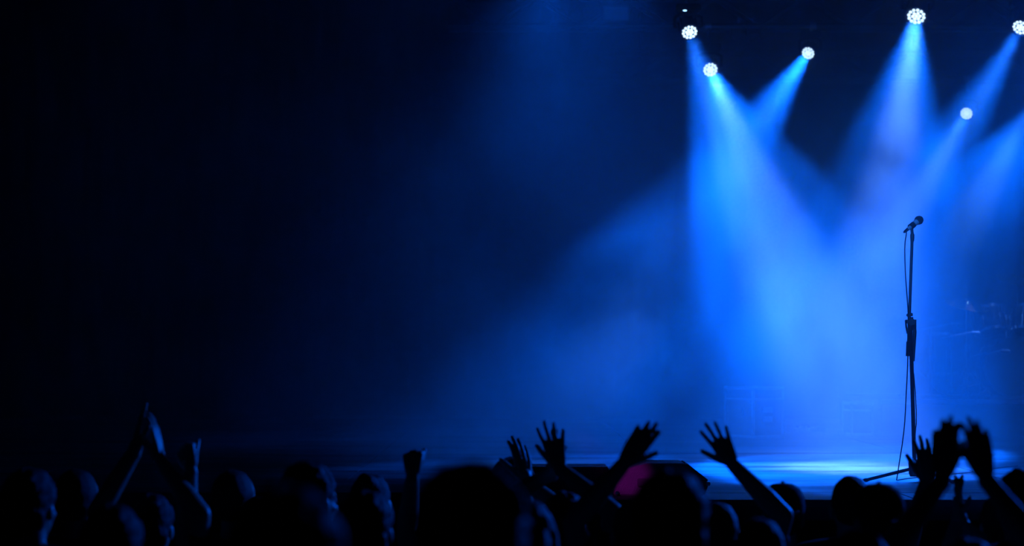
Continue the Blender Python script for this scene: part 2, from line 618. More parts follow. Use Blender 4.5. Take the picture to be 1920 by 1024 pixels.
MB().tube(boom_b, boom_b.lerp(boom_t, .12), .0135, n=12).build('counterweight', M_black, bo)
cl = MB()
cl.tube(piv + Vector((0, -.06, 0)), piv + Vector((0, .02, 0)), .02, n=14)
cl.tube(piv + Vector((0, 0, -.05)), piv + Vector((0, 0, .03)), .017, n=14)
cl.build('pivot_clamp', M_plastic, stand)
kn = MB().tube(piv + Vector((-.012, -.03, .0)), piv + Vector((-.036, -.03, .005)), .011, n=10)
kn.path([piv + Vector((-.034, -.03, .012)), piv + Vector((-.03, -.03, -.03)), piv + Vector((-.022, -.03, -.07))], .006)
kn.build('clamp_lever', M_chrome, stand)
MB().box(rel(S(1708.5, 590, -.05)), (.016, .03, .02), bevel=.003).box(rel(S(1701.5, 591, -.05)), (.012, .016, .018), bevel=.003).build('cable_clip', M_plastic, stand)
c2 = piv + Vector((.026, 0, -.005))
MB().tube(c2 + Vector((0, 0, .02)), c2 + Vector((0, 0, -.045)), .010, n=10).tube(c2 + Vector((.0, 0, -.045)), c2 + Vector((-.006, 0, -.23)), .012, .006, n=10).build('spare_clip', M_plastic, stand)
MB().lathe([(0, -.02), (.011, -.02), (.013, 0), (.013, .02), (.009, .026), (0, .026)], 12, Matrix.Translation(boom_t + Vector((0, 0, -.02)))).build('adapter', M_plastic, stand)

m0, m1 = S(1702, 430, -.05), S(1721, 415.5, -.05)
ax = (Vector((m1.x - m0.x, .035, m1.z - m0.z))).normalized()
mic = empty('vocal_microphone', m0, 0, 'handheld vocal microphone in the clip at the top of the stand, pointing up right', 'microphone')
q = ax.to_track_quat('Z', 'Y').to_matrix().to_4x4()
Lm = .085
MB().lathe([(0, 0), (.0105, 0), (.0115, .01), (.0135, Lm * .6), (.0185, Lm * .92), (.0185, Lm), (0, Lm)], 18, q).build('handle', mat_basic('grey_microphone_body', (.45, .45, .46), .4, .3), mic)
gr = MB().lathe([(.019, Lm - .002), (.0245, Lm + .004), (.0255, Lm + .02), (.022, Lm + .034), (.012, Lm + .043), (0, Lm + .046)], 18, q).build('grille', M_grille, mic)
MB().lathe([(.0245, Lm + .014), (.0272, Lm + .014), (.0272, Lm + .021), (.0245, Lm + .021)], 20, q).build('grille_ring', M_black, gr)
MB().lathe([(0, -.035), (.006, -.035), (.009, -.02), (.009, 0), (0, 0)], 12, q).build('plug', M_chrome, mic)
cm_ = ax * .035
ct = boom_t + stand.location - m0
mclip = MB().path([cm_ + Vector((0, 0, -.004)), (cm_ + ct) / 2, ct], .009).lathe([(.0175, .02), (.0185, .02), (.0185, .055), (.0175, .055)], 16, q).build('clip', M_plastic, stand)
mclip.location = rel(m0)
# cable
cp = [m0 - ax * .033] + [S(x, y, dy) for x, y, dy in ((1699.5, 436, -.05), (1697, 455, -.05), (1696.5, 480, -.05), (1698, 520, -.05), (1701, 560, -.05), (1703, 600, -.07), (1702.5, 650, -.07), (1701.5, 690, -.05),
                                                      (1699, 740, -.04), (1696.5, 790, -.03), (1692, 830, -.03), (1687, 862, -.03), (1682.5, 892, -.04), (1681, 900, -.04))]
pts = []
for i in range(len(cp) - 1):
    a0, a1, a2, a3 = cp[max(i - 1, 0)], cp[i], cp[i + 1], cp[min(i + 2, len(cp) - 1)]
    for k in range(4):
        u = k / 4
        pts.append(.5 * ((2 * a1) + (a2 - a0) * u + (2 * a0 - 5 * a1 + 4 * a2 - a3) * u * u + (3 * a1 - a0 - 3 * a2 + a3) * u ** 3))
pts.append(cp[-1])
last = Vector((cp[-1].x, cp[-1].y, DECK + .005))
for k in range(12):
    pts.append(last + Vector((.02 + .10 * k, .10 + .16 * k + .05 * math.sin(k * .8), 0)))
cb = MB().path(pts, .0034, n=8)
cb.path([S(1713, 700, .03), S(1716, 735, .03), S(1718, 770, .03), S(1718, 795, .03), S(1716, 812, .02), S(1714.5, 835, .02)], .003, n=6)
tag(cb.build('microphone_cable', M_rubber), 'thin black cable looping from the microphone plug down beside the stand', 'cable')

# ------------------------------------------------------------------ stage monitor, front fill box
d0 = 13.05


def xz(px, py, d=d0):
    p = P(px, py, d)
    return (p.x, max(p.z, DECK + .004))


w = empty('stage_monitor', (P(1240, 930, d0).x, d0, DECK), 0, 'low black wedge monitor at the stage lip with a magenta glow on its back', 'stage monitor')
ox = w.location.x
prof = [(1150, 930), (1163, 882), (1214, 869), (1283, 869), (1330, 906), (1321, 930)]
pp = [(xz(a, b)[0] - ox, xz(a, b)[1] - DECK) for a, b in prof]
MB().prism(pp, 0, .42, bevel=.006).build('cabinet', M_cabinet, w)
a, b = Vector((pp[3][0], .21, pp[3][1])), Vector((pp[4][0], .21, pp[4][1]))
nrm = Vector((b.z - a.z, 0, -(b.x - a.x))).normalized() * -1
mid = (a + b) / 2 + nrm * .004
th = math.atan2(b.z - a.z, b.x - a.x)
MB().box(mid, ((b - a).length * .86, .37, .012), rot=Matrix.Rotation(-th, 4, 'Y'), bevel=.003).build('grille', M_grille, w)
MB().box((-.08, -.004, .075), (.1, .012, .045), bevel=.004).build('handle_recess', M_rubber, w)
MB().box((pp[4][0] - .006, .0, pp[4][1] - .004), (.022, .02, .022), bevel=.003).box((pp[4][0] - .006, .42, pp[4][1] - .004), (.022, .02, .022), bevel=.003).build('corner_cap', M_steel, w)
MB().tube((pp[0][0] + .02, -.01, .02), (pp[0][0] + .02, .01, .02), .010).build('cable_socket', M_chrome, w)

f = empty('fill_speaker', (P(1072, 920, 13.2).x, 13.2, DECK), 0, 'long low black fill speaker lying at the stage lip left of the wedge monitor', 'speaker')
fw = (1146 - 985) * 13.0 / FPX
f.location = (P(1066, 900, 13.15).x, 13.62, DECK)
fh = CAM_Z + (HZ - 877) * 13.42 / FPX - DECK
MB().box((0, 0, fh / 2 + .003), (fw, .36, fh), bevel=.008).build('cabinet', M_plastic, f)
MB().box((0, -.184, fh / 2), (fw * .92, .012, fh * .78), bevel=.003).build('grille', M_grille, f)
for sx in (-1, 1):
    MB().box((sx * fw * .48, -.17, .012), (.04, .04, .02), bevel=.004).build('rubber_foot', M_rubber, f)

# ------------------------------------------------------------------ cases and small gear upstage
def rail(mb, a, b, w=.022):
    a, b = Vector(a), Vector(b)
    d = b - a
    q = d.to_track_quat('Z', 'Y').to_matrix().to_4x4()
    mb.box((a + b) / 2, (w, w, d.length + w), rot=q)


def road_case(loc, rz, sx, sy, sz, label, slots=True, name='flight_case'):
    t = empty(name, loc, rz, label, 'case')
    MB().box((sx / 2, sy / 2, sz / 2), (sx, sy, sz), bevel=.004).build('case_body', M_case, t)
    c = [(x, y) for x in (0, sx) for y in (0, sy)]
    r = MB()
    for x, y in c:
        rail(r, (x, y, 0), (x, y, sz))
    for z in (0, sz):
        rail(r, (0, 0, z), (sx, 0, z)); rail(r, (0, sy, z), (sx, sy, z))
        rail(r, (0, 0, z), (0, sy, z)); rail(r, (sx, 0, z), (sx, sy, z))
    r.build('edge_rail', M_bright, t, smooth=False)
    r2 = MB()
    rail(r2, (0, -.003, sz * .78), (sx, -.003, sz * .78), .018); rail(r2, (-.003, 0, sz * .78), (-.003, sy, sz * .78), .014)
    r2.build('lid_rail', M_bright, t, smooth=False)
    if slots:
        for z in (.56, .36):
            MB().box((sx * .47, -.008, sz * z), (sx * .32, .02, sz * .12), bevel=.004).build('handle_plate', M_bright, t)
        MB().box((-.008, sy * .5, sz * .5), (.02, sy * .3, sz * .14), bevel=.004).build('handle_plate', M_case, t)
    for k in range(4):
        MB().sphere((c[k][0], c[k][1], sz), .022, u=8, v=6).build('corner_ball', M_bright, t)
    return t


pc = P(1412, 815, 21.5)
road_case((pc.x, 21.5, DECK + .012), math.radians(32), .33, .40, CAM_Z + (HZ - 729) * 21.5 / FPX - DECK - .012,
          'metal edged flight case with two pale handle plates, left of the microphone stand')
pc = P(1600, 815, 22.2)
road_case((pc.x - .03, 22.1, DECK + .012), math.radians(6), .19, .3, .28, 'small plain road case beside the left end of the drum riser', slots=False)
for px, lab in ((1500, 'flat effects pedal upstage, left one of two'), (1523, 'flat effects pedal upstage, right one of two')):
    t = empty('effects_pedal', (P(px, 800, 23.2).x, 23.2, DECK), .2, lab, 'pedal', 'effects pedals upstage')
    MB().prism([(-.05, .003), (.05, .003), (.05, .05), (-.05, .03)], -.06, .06, bevel=.004).build('housing', M_label, t)
    MB().tube((.02, -.03, .045), (.02, -.03, .062), .012).build('footswitch', M_chrome, t)
    for sy in (0, .03):
        MB().tube((-.02, sy, .035), (-.02, sy, .056), .009).build('knob', M_rubber, t)
cc = MB()
for k in range(4):
    pts = [(P(1570, 815, 22).x + (.10 - .008 * k) * math.cos(i * PI / 10), 22.2 + (.10 - .008 * k) * math.sin(i * PI / 10), DECK + .012 + .014 * k) for i in range(20)]
    cc.path(pts, .008, n=6)
tag(cc.build('coiled_cable', M_case), 'coil of cable lying upstage between the pedals and the drum riser', 'cable')

# ------------------------------------------------------------------ drum riser and kit
RZ = .33
rt = DECK + RZ
rx0, rx1, ry0, ry1 = 3.36, 7.4, 22.0, 25.0
ri = empty('drum_riser', ((rx0 + rx1) / 2, (ry0 + ry1) / 2, DECK), 0, 'low dark drum riser platform at the right of the stage', 'riser')
RW, RD = rx1 - rx0, ry1 - ry0
MB().box((0, 0, RZ / 2 - .02), (RW - .06, RD - .06, RZ - .05)).build('base_frame', M_wood, ri, smooth=False)
for i in range(3):
    MB().box((-RW / 2 + RW / 6 + i * RW / 3, -RD / 2 + .012, RZ / 2 - .02), (RW / 3 - .012, .02, RZ - .05), bevel=.004).build('skirt_panel', M_wood, ri)
for i in range(2):
    for j in range(2):
        MB().box((-RW / 4 + i * RW / 2, -RD / 4 + j * RD / 2, RZ - .02), (RW / 2 - .006, RD / 2 - .006, .036), bevel=.004).build('top_panel', M_wood, ri)
MB().box((0, -RD / 2, RZ - .02), (RW, .03, .042), bevel=.004).build('edge_trim', M_bright, ri)

DX, DY = P(1893, 700, 23.3).x, 23.3


def drum(mb_shell, r, h, axis_m, name_parent, tilt_lugs=8):
    pass


def add_drum(parent, c, r, h, rot, name='shell'):
    m = Matrix.Translation(Vector(c)) @ rot
    s = MB().lathe([(0, -h / 2), (r, -h / 2), (r, h / 2), (0, h / 2)], 28, m).build(name, M_drumshell, parent)
    return s, m


def dress_drum(s, m, r, h, lugs=8):
    for z in (-h / 2, h / 2):
        MB().lathe([(r - .002, z - .014), (r + .01, z - .014), (r + .01, z + .014), (r - .002, z + .014)], 28, m).build('hoop', M_chrome, s)
        e = .004 if z > 0 else -.004
        MB().lathe([(0, z + e), (r - .004, z + e)], 28, m).build('drum_skin', M_drumhead, s)
    l = MB()
    for k in range(lugs):
        a = 2 * PI * k / lugs
        p0 = m @ Vector(((r + .012) * math.cos(a), (r + .012) * math.sin(a), -h / 2))
        p1 = m @ Vector(((r + .012) * math.cos(a), (r + .012) * math.sin(a), h / 2))
        l.tube(p0, p1, .006, n=6)
        l.tube(p0.lerp(p1, .4), p0.lerp(p1, .6), .014, n=8)
    tag(l.build('tension_lug', M_chrome, s), kind='stuff')


bd = empty('bass_drum', (DX, DY, rt), 0, 'dark bass drum with two toms mounted on it, on the riser', 'drum')
RX = Matrix.Rotation(PI / 2, 4, 'X')
s, m = add_drum(bd, (0, 0, .29), .28, .42, RX); dress_drum(s, m, .28, .42)
for sx in (-1, 1):
    MB().tube((sx * .2, -.15, .12), (sx * .34, -.2, .011), .009).build('spur', M_chrome, bd)
    R = Matrix.Rotation(math.radians(sx * 8), 4, 'Y') @ Matrix.Rotation(math.radians(-14), 4, 'X')
    s, m = add_drum(bd, (sx * .19, .06, .74), .155, .22, R, 'tom'); dress_drum(s, m, .155, .22, 6)
    MB().path([(sx * .03, 0, .56), (sx * .04, .02, .68), (sx * .08, .04, .72)], .011).build('tom_arm', M_chrome, bd)


def standing_drum(loc, r, h, z, label, n=3):
    t = empty('floor_tom' if h > .2 else 'snare_drum', loc, 0, label, 'drum')
    s, m = add_drum(t, (0, 0, z), r, h, Matrix.Identity(4)); dress_drum(s, m, r, h)
    for k in range(n):
        a = 2 * PI * k / n + .3
        MB().path([((r + .02) * math.cos(a), (r + .02) * math.sin(a), z + .04), ((r + .02) * math.cos(a), (r + .02) * math.sin(a), .06), ((r + .05) * math.cos(a), (r + .05) * math.sin(a), .006)], .007).build('leg', M_chrome, t)


standing_drum((DX - .58, DY + .12, rt), .2, .38, .42, 'dark floor tom standing left of the bass drum')
standing_drum((DX + .5, DY + .3, rt), .175, .14, .62, 'shallow snare drum standing right of the bass drum')


def cymbal_stand(loc, h, r, tilt, label, hat=False):
    t = empty('hi_hat_stand' if hat else 'cymbal_stand', loc, 0, label, 'cymbal stand')
    for k in range(3):
        a = 2 * PI * k / 3 + loc[0]
        l = MB().tube((0, 0, .28), (.26 * math.cos(a), .26 * math.sin(a), .012), .008).tube((0, 0, .10), (.15 * math.cos(a), .15 * math.sin(a), .13), .005).build('leg', M_chrome, t)
        MB().sphere((.26 * math.cos(a), .26 * math.sin(a), .013), .013, u=8, v=6).build('rubber_foot', M_rubber, l)
    MB().tube((0, 0, .08), (0, 0, h * .55), .0125).tube((0, 0, h * .5), (0, 0, h + .04), .009).build('pole', M_chrome, t)
    MB().tube((0, 0, h * .5), (0, 0, h * .56), .018).tube((.0, 0, h * .53), (.04, 0, h * .53), .009).build('collar', M_chrome, t)
    R = Matrix.Translation((0, 0, h)) @ Matrix.Rotation(tilt, 4, 'X') @ Matrix.Rotation(tilt * .6, 4, 'Y')
    prof = [(.006, .03), (.03, .028), (.045, .008), (r * .6, -.002), (r, -.016), (r, -.018), (r * .6, -.004), (.045, .005), (.006, .026)]
    MB().lathe(prof, 32, R).build('cymbal', M_brass, t)
    if hat:
        MB().lathe([(a, -b - .03) for a, b in prof], 32, R).build('cymbal', M_brass, t)
    MB().tube((0, 0, h + .035), (0, 0, h + .05), .012).build('wing_nut', M_chrome, t)


cymbal_stand((DX - .44, DY - .12, rt), .90, .21, .3, 'cymbal stand at the left of the drums with a tilted crash cymbal')
cymbal_stand((DX - .85, DY + .35, rt), .74, .24, .16, 'cymbal stand furthest left, its widest cymbal set low by the floor tom')
cymbal_stand((DX + .2, DY + .62, rt), 1.16, .22, .28, 'tallest cymbal stand, behind the toms')
cymbal_stand((DX + .78, DY + .0, rt), .86, .18, .0, 'hi hat stand with a pair of small cymbals at the right', hat=True)


def drum_mic(loc, h, label):
    t = empty('drum_microphone_stand', loc, 0, label, 'microphone stand')
    MB().lathe([(0, 0), (.1, 0), (.1, .015), (.02, .03), (0, .03)], 20).build('base_plate', M_black, t)
    MB().tube((0, 0, .02), (0, 0, h), .01).build('pole', M_steel, t)
    MB().tube((-.08, -.02, h - .03), (.22, .05, h + .03), .007).build('boom', M_steel, t)
    MB().tube((.2, .045, h + .025), (.27, .065, h + .02), .015, .019).sphere((.275, .066, h + .018), .02).build('microphone', M_steel, t)


drum_mic((P(1745, 700, 22.6).x, 22.6, rt), P(0, 612, 22.6).z - rt, 'thin drum microphone stand left on the riser, nearest the vocal stand')
drum_mic((P(1783, 700, 22.9).x, 22.9, rt), P(0, 628, 22.9).z - rt, 'thin drum microphone stand between the first one and the drums')
drum_mic((P(1838, 700, 22.5).x, 22.5, rt), .42, 'short drum microphone stand in front of the bass drum')

# ------------------------------------------------------------------ the audience
SKINS = [mat_basic('skin', c, .5, vary=.05) for c in ((.42, .27, .20), (.30, .18, .13), (.50, .34, .26))]
HAIRS = [mat_basic('hair', c, .65, bump=.5, scale=180, vary=.3, spec=.3) for c in ((.012, .010, .009), (.03, .02, .014), (.06, .04, .025))]
SHIRTS = {k: mat_basic('shirt_' + k, c, .9, bump=.15, scale=120, spec=.1) for k, c in
          (('black', (.012, .012, .014)), ('charcoal', (.035, .035, .04)), ('navy', (.015, .02, .05)), ('grey', (.09, .09, .095)), ('white', (.35, .35, .36)))}
M_denim = mat_basic('dark_denim', (.03, .035, .06), .85, bump=.2, scale=200, spec=.1)
M_cap = mat_basic('cap_cloth', (.02, .02, .025), .85, bump=.15, scale=200, spec=.1)
M_eye = mat_basic('eye', (.55, .55, .55), .3, vary=.02)
_nt = M_eye.node_tree
_tc, _sx, _gt, _mx = (_nt.nodes.new(k) for k in ('ShaderNodeTexCoord', 'ShaderNodeSeparateXYZ', 'ShaderNodeMath', 'ShaderNodeMix'))
_gt.operation = 'GREATER_THAN'; _gt.inputs[1].default_value = .0098      # dark iris at the front of the ball
_mx.data_type = 'RGBA'
_mx.inputs['A'].default_value = (.55, .55, .55, 1); _mx.inputs['B'].default_value = (.03, .02, .015, 1)
_nt.links.new(_tc.outputs['Object'], _sx.inputs[0]); _nt.links.new(_sx.outputs['Y'], _gt.inputs[0])
_nt.links.new(_gt.outputs[0], _mx.inputs['Factor']); _nt.links.new(_mx.outputs['Result'], _nt.nodes['Principled BSDF'].inputs['Base Color'])


class Blob:
    """overlapping rounded shapes, merged into one skin by a voxel remesh"""
    TEMPLATE = {}

    def __init__(self):
        self.v, self.f, self.n = [], [], 0

    @classmethod
    def shape(cls, n, m):
        if (n, m) not in cls.TEMPLATE:
            b = bmesh.new()
            if m: bmesh.ops.create_uvsphere(b, u_segments=n, v_segments=m, radius=1)
            else: bmesh.ops.create_cone(b, cap_ends=True, segments=n, radius1=1, radius2=1, depth=1)
            bmesh.ops.recalc_face_normals(b, faces=b.faces)
            b.verts.index_update()
            cls.TEMPLATE[(n, m)] = (np.array([tuple(v.co) for v in b.verts]), [[v.index for v in f.verts] for f in b.faces])
            b.free()
        return cls.TEMPLATE[(n, m)]

    def put(self, co, faces, mat):
        a = np.array(mat)
        self.v.append(co @ a[:3, :3].T + a[:3, 3])
        self.f += [[k + self.n for k in f] for f in faces]
        self.n += len(co)

    def ball(self, c, r, rot=None, n=16, m=10):
        r = (r, r, r) if isinstance(r, (int, float)) else r
        mt = Matrix.Translation(Vector(c))
        if rot is not None: mt = mt @ rot
        self.put(*self.shape(n, m), mt @ Matrix.Diagonal((*r, 1)))

    def limb(self, pts, rs, n=12):
        """tapered chain with rounded joints"""
        pts = [Vector(p) for p in pts]
        for p, r in zip(pts, rs):
            self.ball(p, r, n=n, m=8)
        co, fs = self.shape(n, 0)
        for a, b, ra, rb in zip(pts, pts[1:], rs, rs[1:]):
            d = b - a
            q = d.to_track_quat('Z', 'Y').to_matrix().to_4x4()
            k = np.where(co[:, 2] > 0, rb, ra)
            c2 = np.column_stack((co[:, 0] * k, co[:, 1] * k, co[:, 2] * d.length))
            self.put(c2, fs, Matrix.Translation((a + b) / 2) @ q)

    def mesh(self, name, mat, voxel, smooth=4, keep=.35, rough=0.0, rough_scale=30.0):
        me = bpy.data.meshes.new(name)
        me.from_pydata(np.concatenate(self.v).tolist(), [], self.f)
        ob = bpy.data.objects.new(name, me); col.objects.link(ob)
        r = ob.modifiers.new('r', 'REMESH'); r.mode = 'VOXEL'; r.voxel_size = voxel; r.use_smooth_shade = True
        if smooth:
            s = ob.modifiers.new('s', 'SMOOTH'); s.factor = .5; s.iterations = smooth
        if keep < 1:
            d = ob.modifiers.new('d', 'DECIMATE'); d.ratio = keep
        dg = bpy.context.evaluated_depsgraph_get()
        out = bpy.data.meshes.new_from_object(ob.evaluated_get(dg))
        bpy.data.objects.remove(ob); bpy.data.meshes.remove(me)
        out.name = name
        if rough:
            for v in out.vertices:
                v.co += v.normal * rough * (mnoise.noise(v.co * rough_scale) + .6 * mnoise.noise(v.co * rough_scale * 2.7))
        out.materials.clear(); out.materials.append(mat)
        out.polygons.foreach_set('use_smooth', [True] * len(out.polygons))
        return out


def head_rot(yaw, tilt=0.0):
    c = Vector((0, -.01, 1.44))
    return Matrix.Translation(c) @ Matrix.Rotation(yaw, 4, 'Z') @ Matrix.Rotation(tilt, 4, 'X') @ Matrix.Translation(-c)


def add_hand(B, wrist, F, Pm, side, spread=1.0, curl=.25, thumb=1.0, size=1.0):
    """five fingers and a palm; F finger direction, Pm palm direction, all in the body's frame"""
    F = F.normalized()
    Pm = (Pm - F * Pm.dot(F)).normalized()
    T = F.cross(Pm) if side > 0 else Pm.cross(F)

    def w(x, y, z):
        return wrist + (T * x + Pm * y + F * z) * size
    B.limb([w(0, 0, -.012), w(0, 0, .022)], [.025, .026])
    tips = [(.0315, .079, .17, .086), (.0105, .091, .05, .092), (-.0105, .083, -.08, .087), (-.0305, .062, -.24, .076)]
    if curl > 2:
        B.ball(w(0, .022, .070), .034 * size)
    for x, L, sp, kz in tips:
        B.limb([w(x * .55, -.002, .02), w(x, 0, kz)], [.0145, .0108])
        a = math.radians(22) * curl
        p = w(x, 0, kz + .002)
        ang = 0.0
        pts, rs = [p], [.0098]
        side_v = T * math.sin(sp * spread) + F * math.cos(sp * spread)
        for k, (fr, rr) in enumerate(((.45, .0091), (.31, .0087), (.24, .0080))):
            ang += a * (1, 1.25, .8)[k]
            p = p + (side_v * math.cos(ang) + Pm * math.sin(ang)) * (L * fr * size)
            pts.append(p); rs.append(rr)
        B.limb(pts, rs, n=10)
    B.limb([w(.0, .004, .03), w(-.008, .006, .07)], [.017, .014])
    t0 = w(.018, .006, .022)
    ta = .75 * thumb
    d1 = (T * math.sin(ta) + F * math.cos(ta) + Pm * .25).normalized()
    d2 = (T * math.sin(ta * .75) + F * math.cos(ta * .75) + Pm * (.25 + .35 * min(curl, 1.5))).normalized()
    p1 = t0 + d1 * .042 * size
    p2 = p1 + d2 * .034 * size
    B.limb([t0, p1, p2, p2 + d2 * .024 * size], [.0165, .0130, .0112, .0090], n=10)


def add_head(B, H):
    def b(c, r):
        B.ball(H @ Vector(c), r, H.to_3x3().to_4x4())
    b((0, -.010, 1.605), (.076, .096, .095))
    b((0, .024, 1.545), (.062, .070, .078))
    b((0, .060, 1.482), (.030, .026, .020))
    b((0, .072, 1.600), (.050, .022, .012))
    for s in (-1, 1):
        b((s * .040, .060, 1.555), (.022, .024, .018))
        b((s * .078, -.008, 1.565), (.010, .022, .032))
    B.limb([H @ Vector((0, .088, 1.588)), H @ Vector((0, .108, 1.550))], [.009, .014])
    B.limb([H @ Vector((-.018, .086, 1.515)), H @ Vector((.018, .086, 1.515))], [.008, .008])
    B.limb([(0, -.012, 1.38), H @ Vector((0, -.008, 1.53))], [.058, .054])


SHO = .185


def body_mesh(arms, H, voxel, keep, skin):
    B = Blob()
    add_head(B, H)
    B.ball((0, 0, 1.25), (.155, .100, .20)); B.ball((0, 0, 1.06), (.14, .095, .16)); B.ball((0, 0, .92), (.160, .108, .13))
    B.limb([(-.16, -.005, 1.385), (0, -.01, 1.415), (.16, -.005, 1.385)], [.045, .058, .045])
    for s in (-1, 1):
        B.limb([(s * .09, 0, .88), (s * .1, .015, .49), (s * .1, -.01, .09)], [.085, .055, .040])
        B.limb([(s * .1, -.02, .055), (s * .115, .15, .035)], [.045, .033])
    for s in (-1, 1):
        a = arms[s]
        B.limb([a['s'], a['e'], a['s'].lerp(a['e'], .9) * 0 + a['e'].lerp(a['w'], .35), a['w']], [.052, .041, .041, .0275])
        add_hand(B, a['w'] + (a['w'] - a['e']).normalized() * .01, a['F'], a['P'], s, a.get('spread', 1), a.get('curl', .3), a.get('thumb', 1), a.get('size', 1))
    return B.mesh('body', skin, voxel, 1 if voxel < .007 else 3, keep)


def shirt_mesh(arms, mat, long_sleeve=False):
    B = Blob()
    B.ball((0, 0, 1.25), (.170, .116, .205)); B.ball((0, 0, 1.06), (.158, .112, .17)); B.ball((0, 0, .93), (.172, .120, .12))
    B.limb([(-.17, -.005, 1.385), (0, -.012, 1.405), (.17, -.005, 1.385)], [.058, .066, .058])
    for s in (-1, 1):
        a = arms[s]
        if long_sleeve:
            B.limb([a['s'], a['e'], a['e'].lerp(a['w'], .93)], [.066, .055, .040])
        else:
            B.limb([a['s'], a['s'].lerp(a['e'], .62)], [.066, .058])
    return B.mesh('shirt', mat, .014, 3, .5, rough=.006, rough_scale=11)


def trouser_mesh():
    B = Blob()
    B.ball((0, 0, .90), (.172, .120, .12))
    for s in (-1, 1):
        B.limb([(s * .09, 0, .86), (s * .1, .015, .49), (s * .1, -.01, .08)], [.098, .072, .060])
    return B.mesh('trousers', M_denim, .018, 3, .4)


def shoe_mesh(s):
    B = Blob()
    B.limb([(s * .1, -.025, .06), (s * .115, .16, .045)], [.055, .043])
    B.ball((s * .108, .06, .02), (.05, .13, .02))
    return B.mesh('shoe', M_rubber, .014, 2, .4)


def hair_mesh(kind, H, mat):
    B = Blob()
    R = H.to_3x3().to_4x4()

    def b(c, r):
        B.ball(H @ Vector(c), r, R)
    rough, rs = .007, 38
    if kind == 'cropped':
        b((0, -.026, 1.612), (.080, .098, .096)); b((0, -.05, 1.565), (.070, .056, .060)); rough = .003
    elif kind == 'full':
        b((0, -.020, 1.615), (.089, .104, .100)); b((0, -.05, 1.56), (.080, .064, .075)); rough = .010
    elif kind == 'curly':
        b((0, -.022, 1.617), (.098, .110, .104)); b((0, -.05, 1.56), (.090, .074, .085)); rough, rs = .014, 46
    elif kind == 'long':
        b((0, -.020, 1.614), (.087, .102, .099)); B.limb([H @ Vector((0, -.055, 1.58)), H @ Vector((0, -.07, 1.45)), (0, -.115, 1.33)], [.086, .085, .07])
        for s in (-1, 1):
            B.limb([H @ Vector((s * .07, -.01, 1.60)), H @ Vector((s * .085, -.02, 1.48)), (s * .1, -.07, 1.36)], [.03, .032, .03])
        rough = .006
    elif kind == 'bun':
        b((0, -.018, 1.610), (.082, .098, .095)); b((0, -.045, 1.565), (.070, .056, .060)); b((0, -.085, 1.672), (.042, .042, .038)); rough = .005
    return B.mesh('hair', mat, .008, 2, .4, rough, rs)


def cap_parts(root, H, backward):
    m = H @ Matrix.Translation((0, -.014, 1.612)) @ Matrix.Rotation(PI if backward else 0, 4, 'Z')
    mb = MB()
    prof = [(.088, -.012), (.0895, .01), (.086, .045), (.070, .080), (.040, .100), (0, .106)]
    sq = m @ Matrix.Diagonal((1, 1.16, 1, 1))
    mb.lathe(prof, 28, sq)
    mb.lathe([(r - .003, z - .001) for r, z in prof], 28, sq)
    c = mb.build('cap_crown', M_cap, root)
    bm = bmesh.new()
    n = 14
    top, bot = [], []
    for lay, lst in ((.002, top), (-.002, bot)):
        for j, ext in enumerate((0.0, .035, .07)):
            row = []
            for i in range(n + 1):
                a = math.radians(28 + 124 * i / n)
                rr = math.sin(PI * i / n) ** .6 * ext
                row.append(bm.verts.new(m @ Vector((.088 * math.cos(a), .102 * math.sin(a) + rr, -.010 - .10 * ext - .018 * (abs(i - n / 2) / (n / 2)) ** 2 * (ext / .07) + lay))))
            lst.append(row)
    for lst, fl in ((top, 0), (bot, 1)):
        for a, b2 in zip(lst, lst[1:]):
            for i in range(n):
                f = (a[i], a[i + 1], b2[i + 1], b2[i])
                try: bm.faces.new(f[::-1] if fl else f)
                except ValueError: pass
    bmesh.ops.remove_doubles(bm, verts=bm.verts, dist=1e-5)
    me = bpy.data.meshes.new('cap_brim'); bm.to_mesh(me); bm.free(); me.materials.append(M_cap)
    link_mesh('cap_brim', me, c)
    MB().sphere(m @ Vector((0, 0, .107)), (.008, .008, .005), u=8, v=6).build('cap_button', M_cap, c)
    # the strap across the opening
    pts = [m @ Vector((.0905 * math.cos(a), -.106 * math.sin(a), -.006)) for a in [math.radians(55 + 7 * k) for k in range(11)]]
    MB().path(pts, .007, n=6).build('cap_strap', M_label, c)


def ik(S, W, pole, l1=.285, l2=.262):
    d = W - S
    L = d.length
    if L > (l1 + l2) * .985:
        k = L / ((l1 + l2) * .985)
        if k > 1.12: print('ARM STRETCH', round(k, 2))
        l1 *= k; l2 *= k
    u = d.normalized()
    x = (l1 * l1 - l2 * l2 + L * L) / (2 * L)
    h = math.sqrt(max(l1 * l1 - x * x, 0))
    pv = (pole - u * pole.dot(u)).normalized()
    return S + u * x + pv * h


DOWN = {s: dict(s=Vector((s * SHO, -.005, 1.375)), e=Vector((s * .245, -.03, 1.10)), w=Vector((s * .235, .06, .86)),
                F=Vector((0, .15, -1)), P=Vector((-s, 0, 0)), curl=.9, spread=.4) for s in (-1, 1)}
TROUSERS = trouser_mesh()
SHOES = [shoe_mesh(-1), shoe_mesh(1)]
EYE = MB().sphere((0, 0, 0), .0125, u=16, v=12).mesh('eye', M_eye)
SHARED = {}


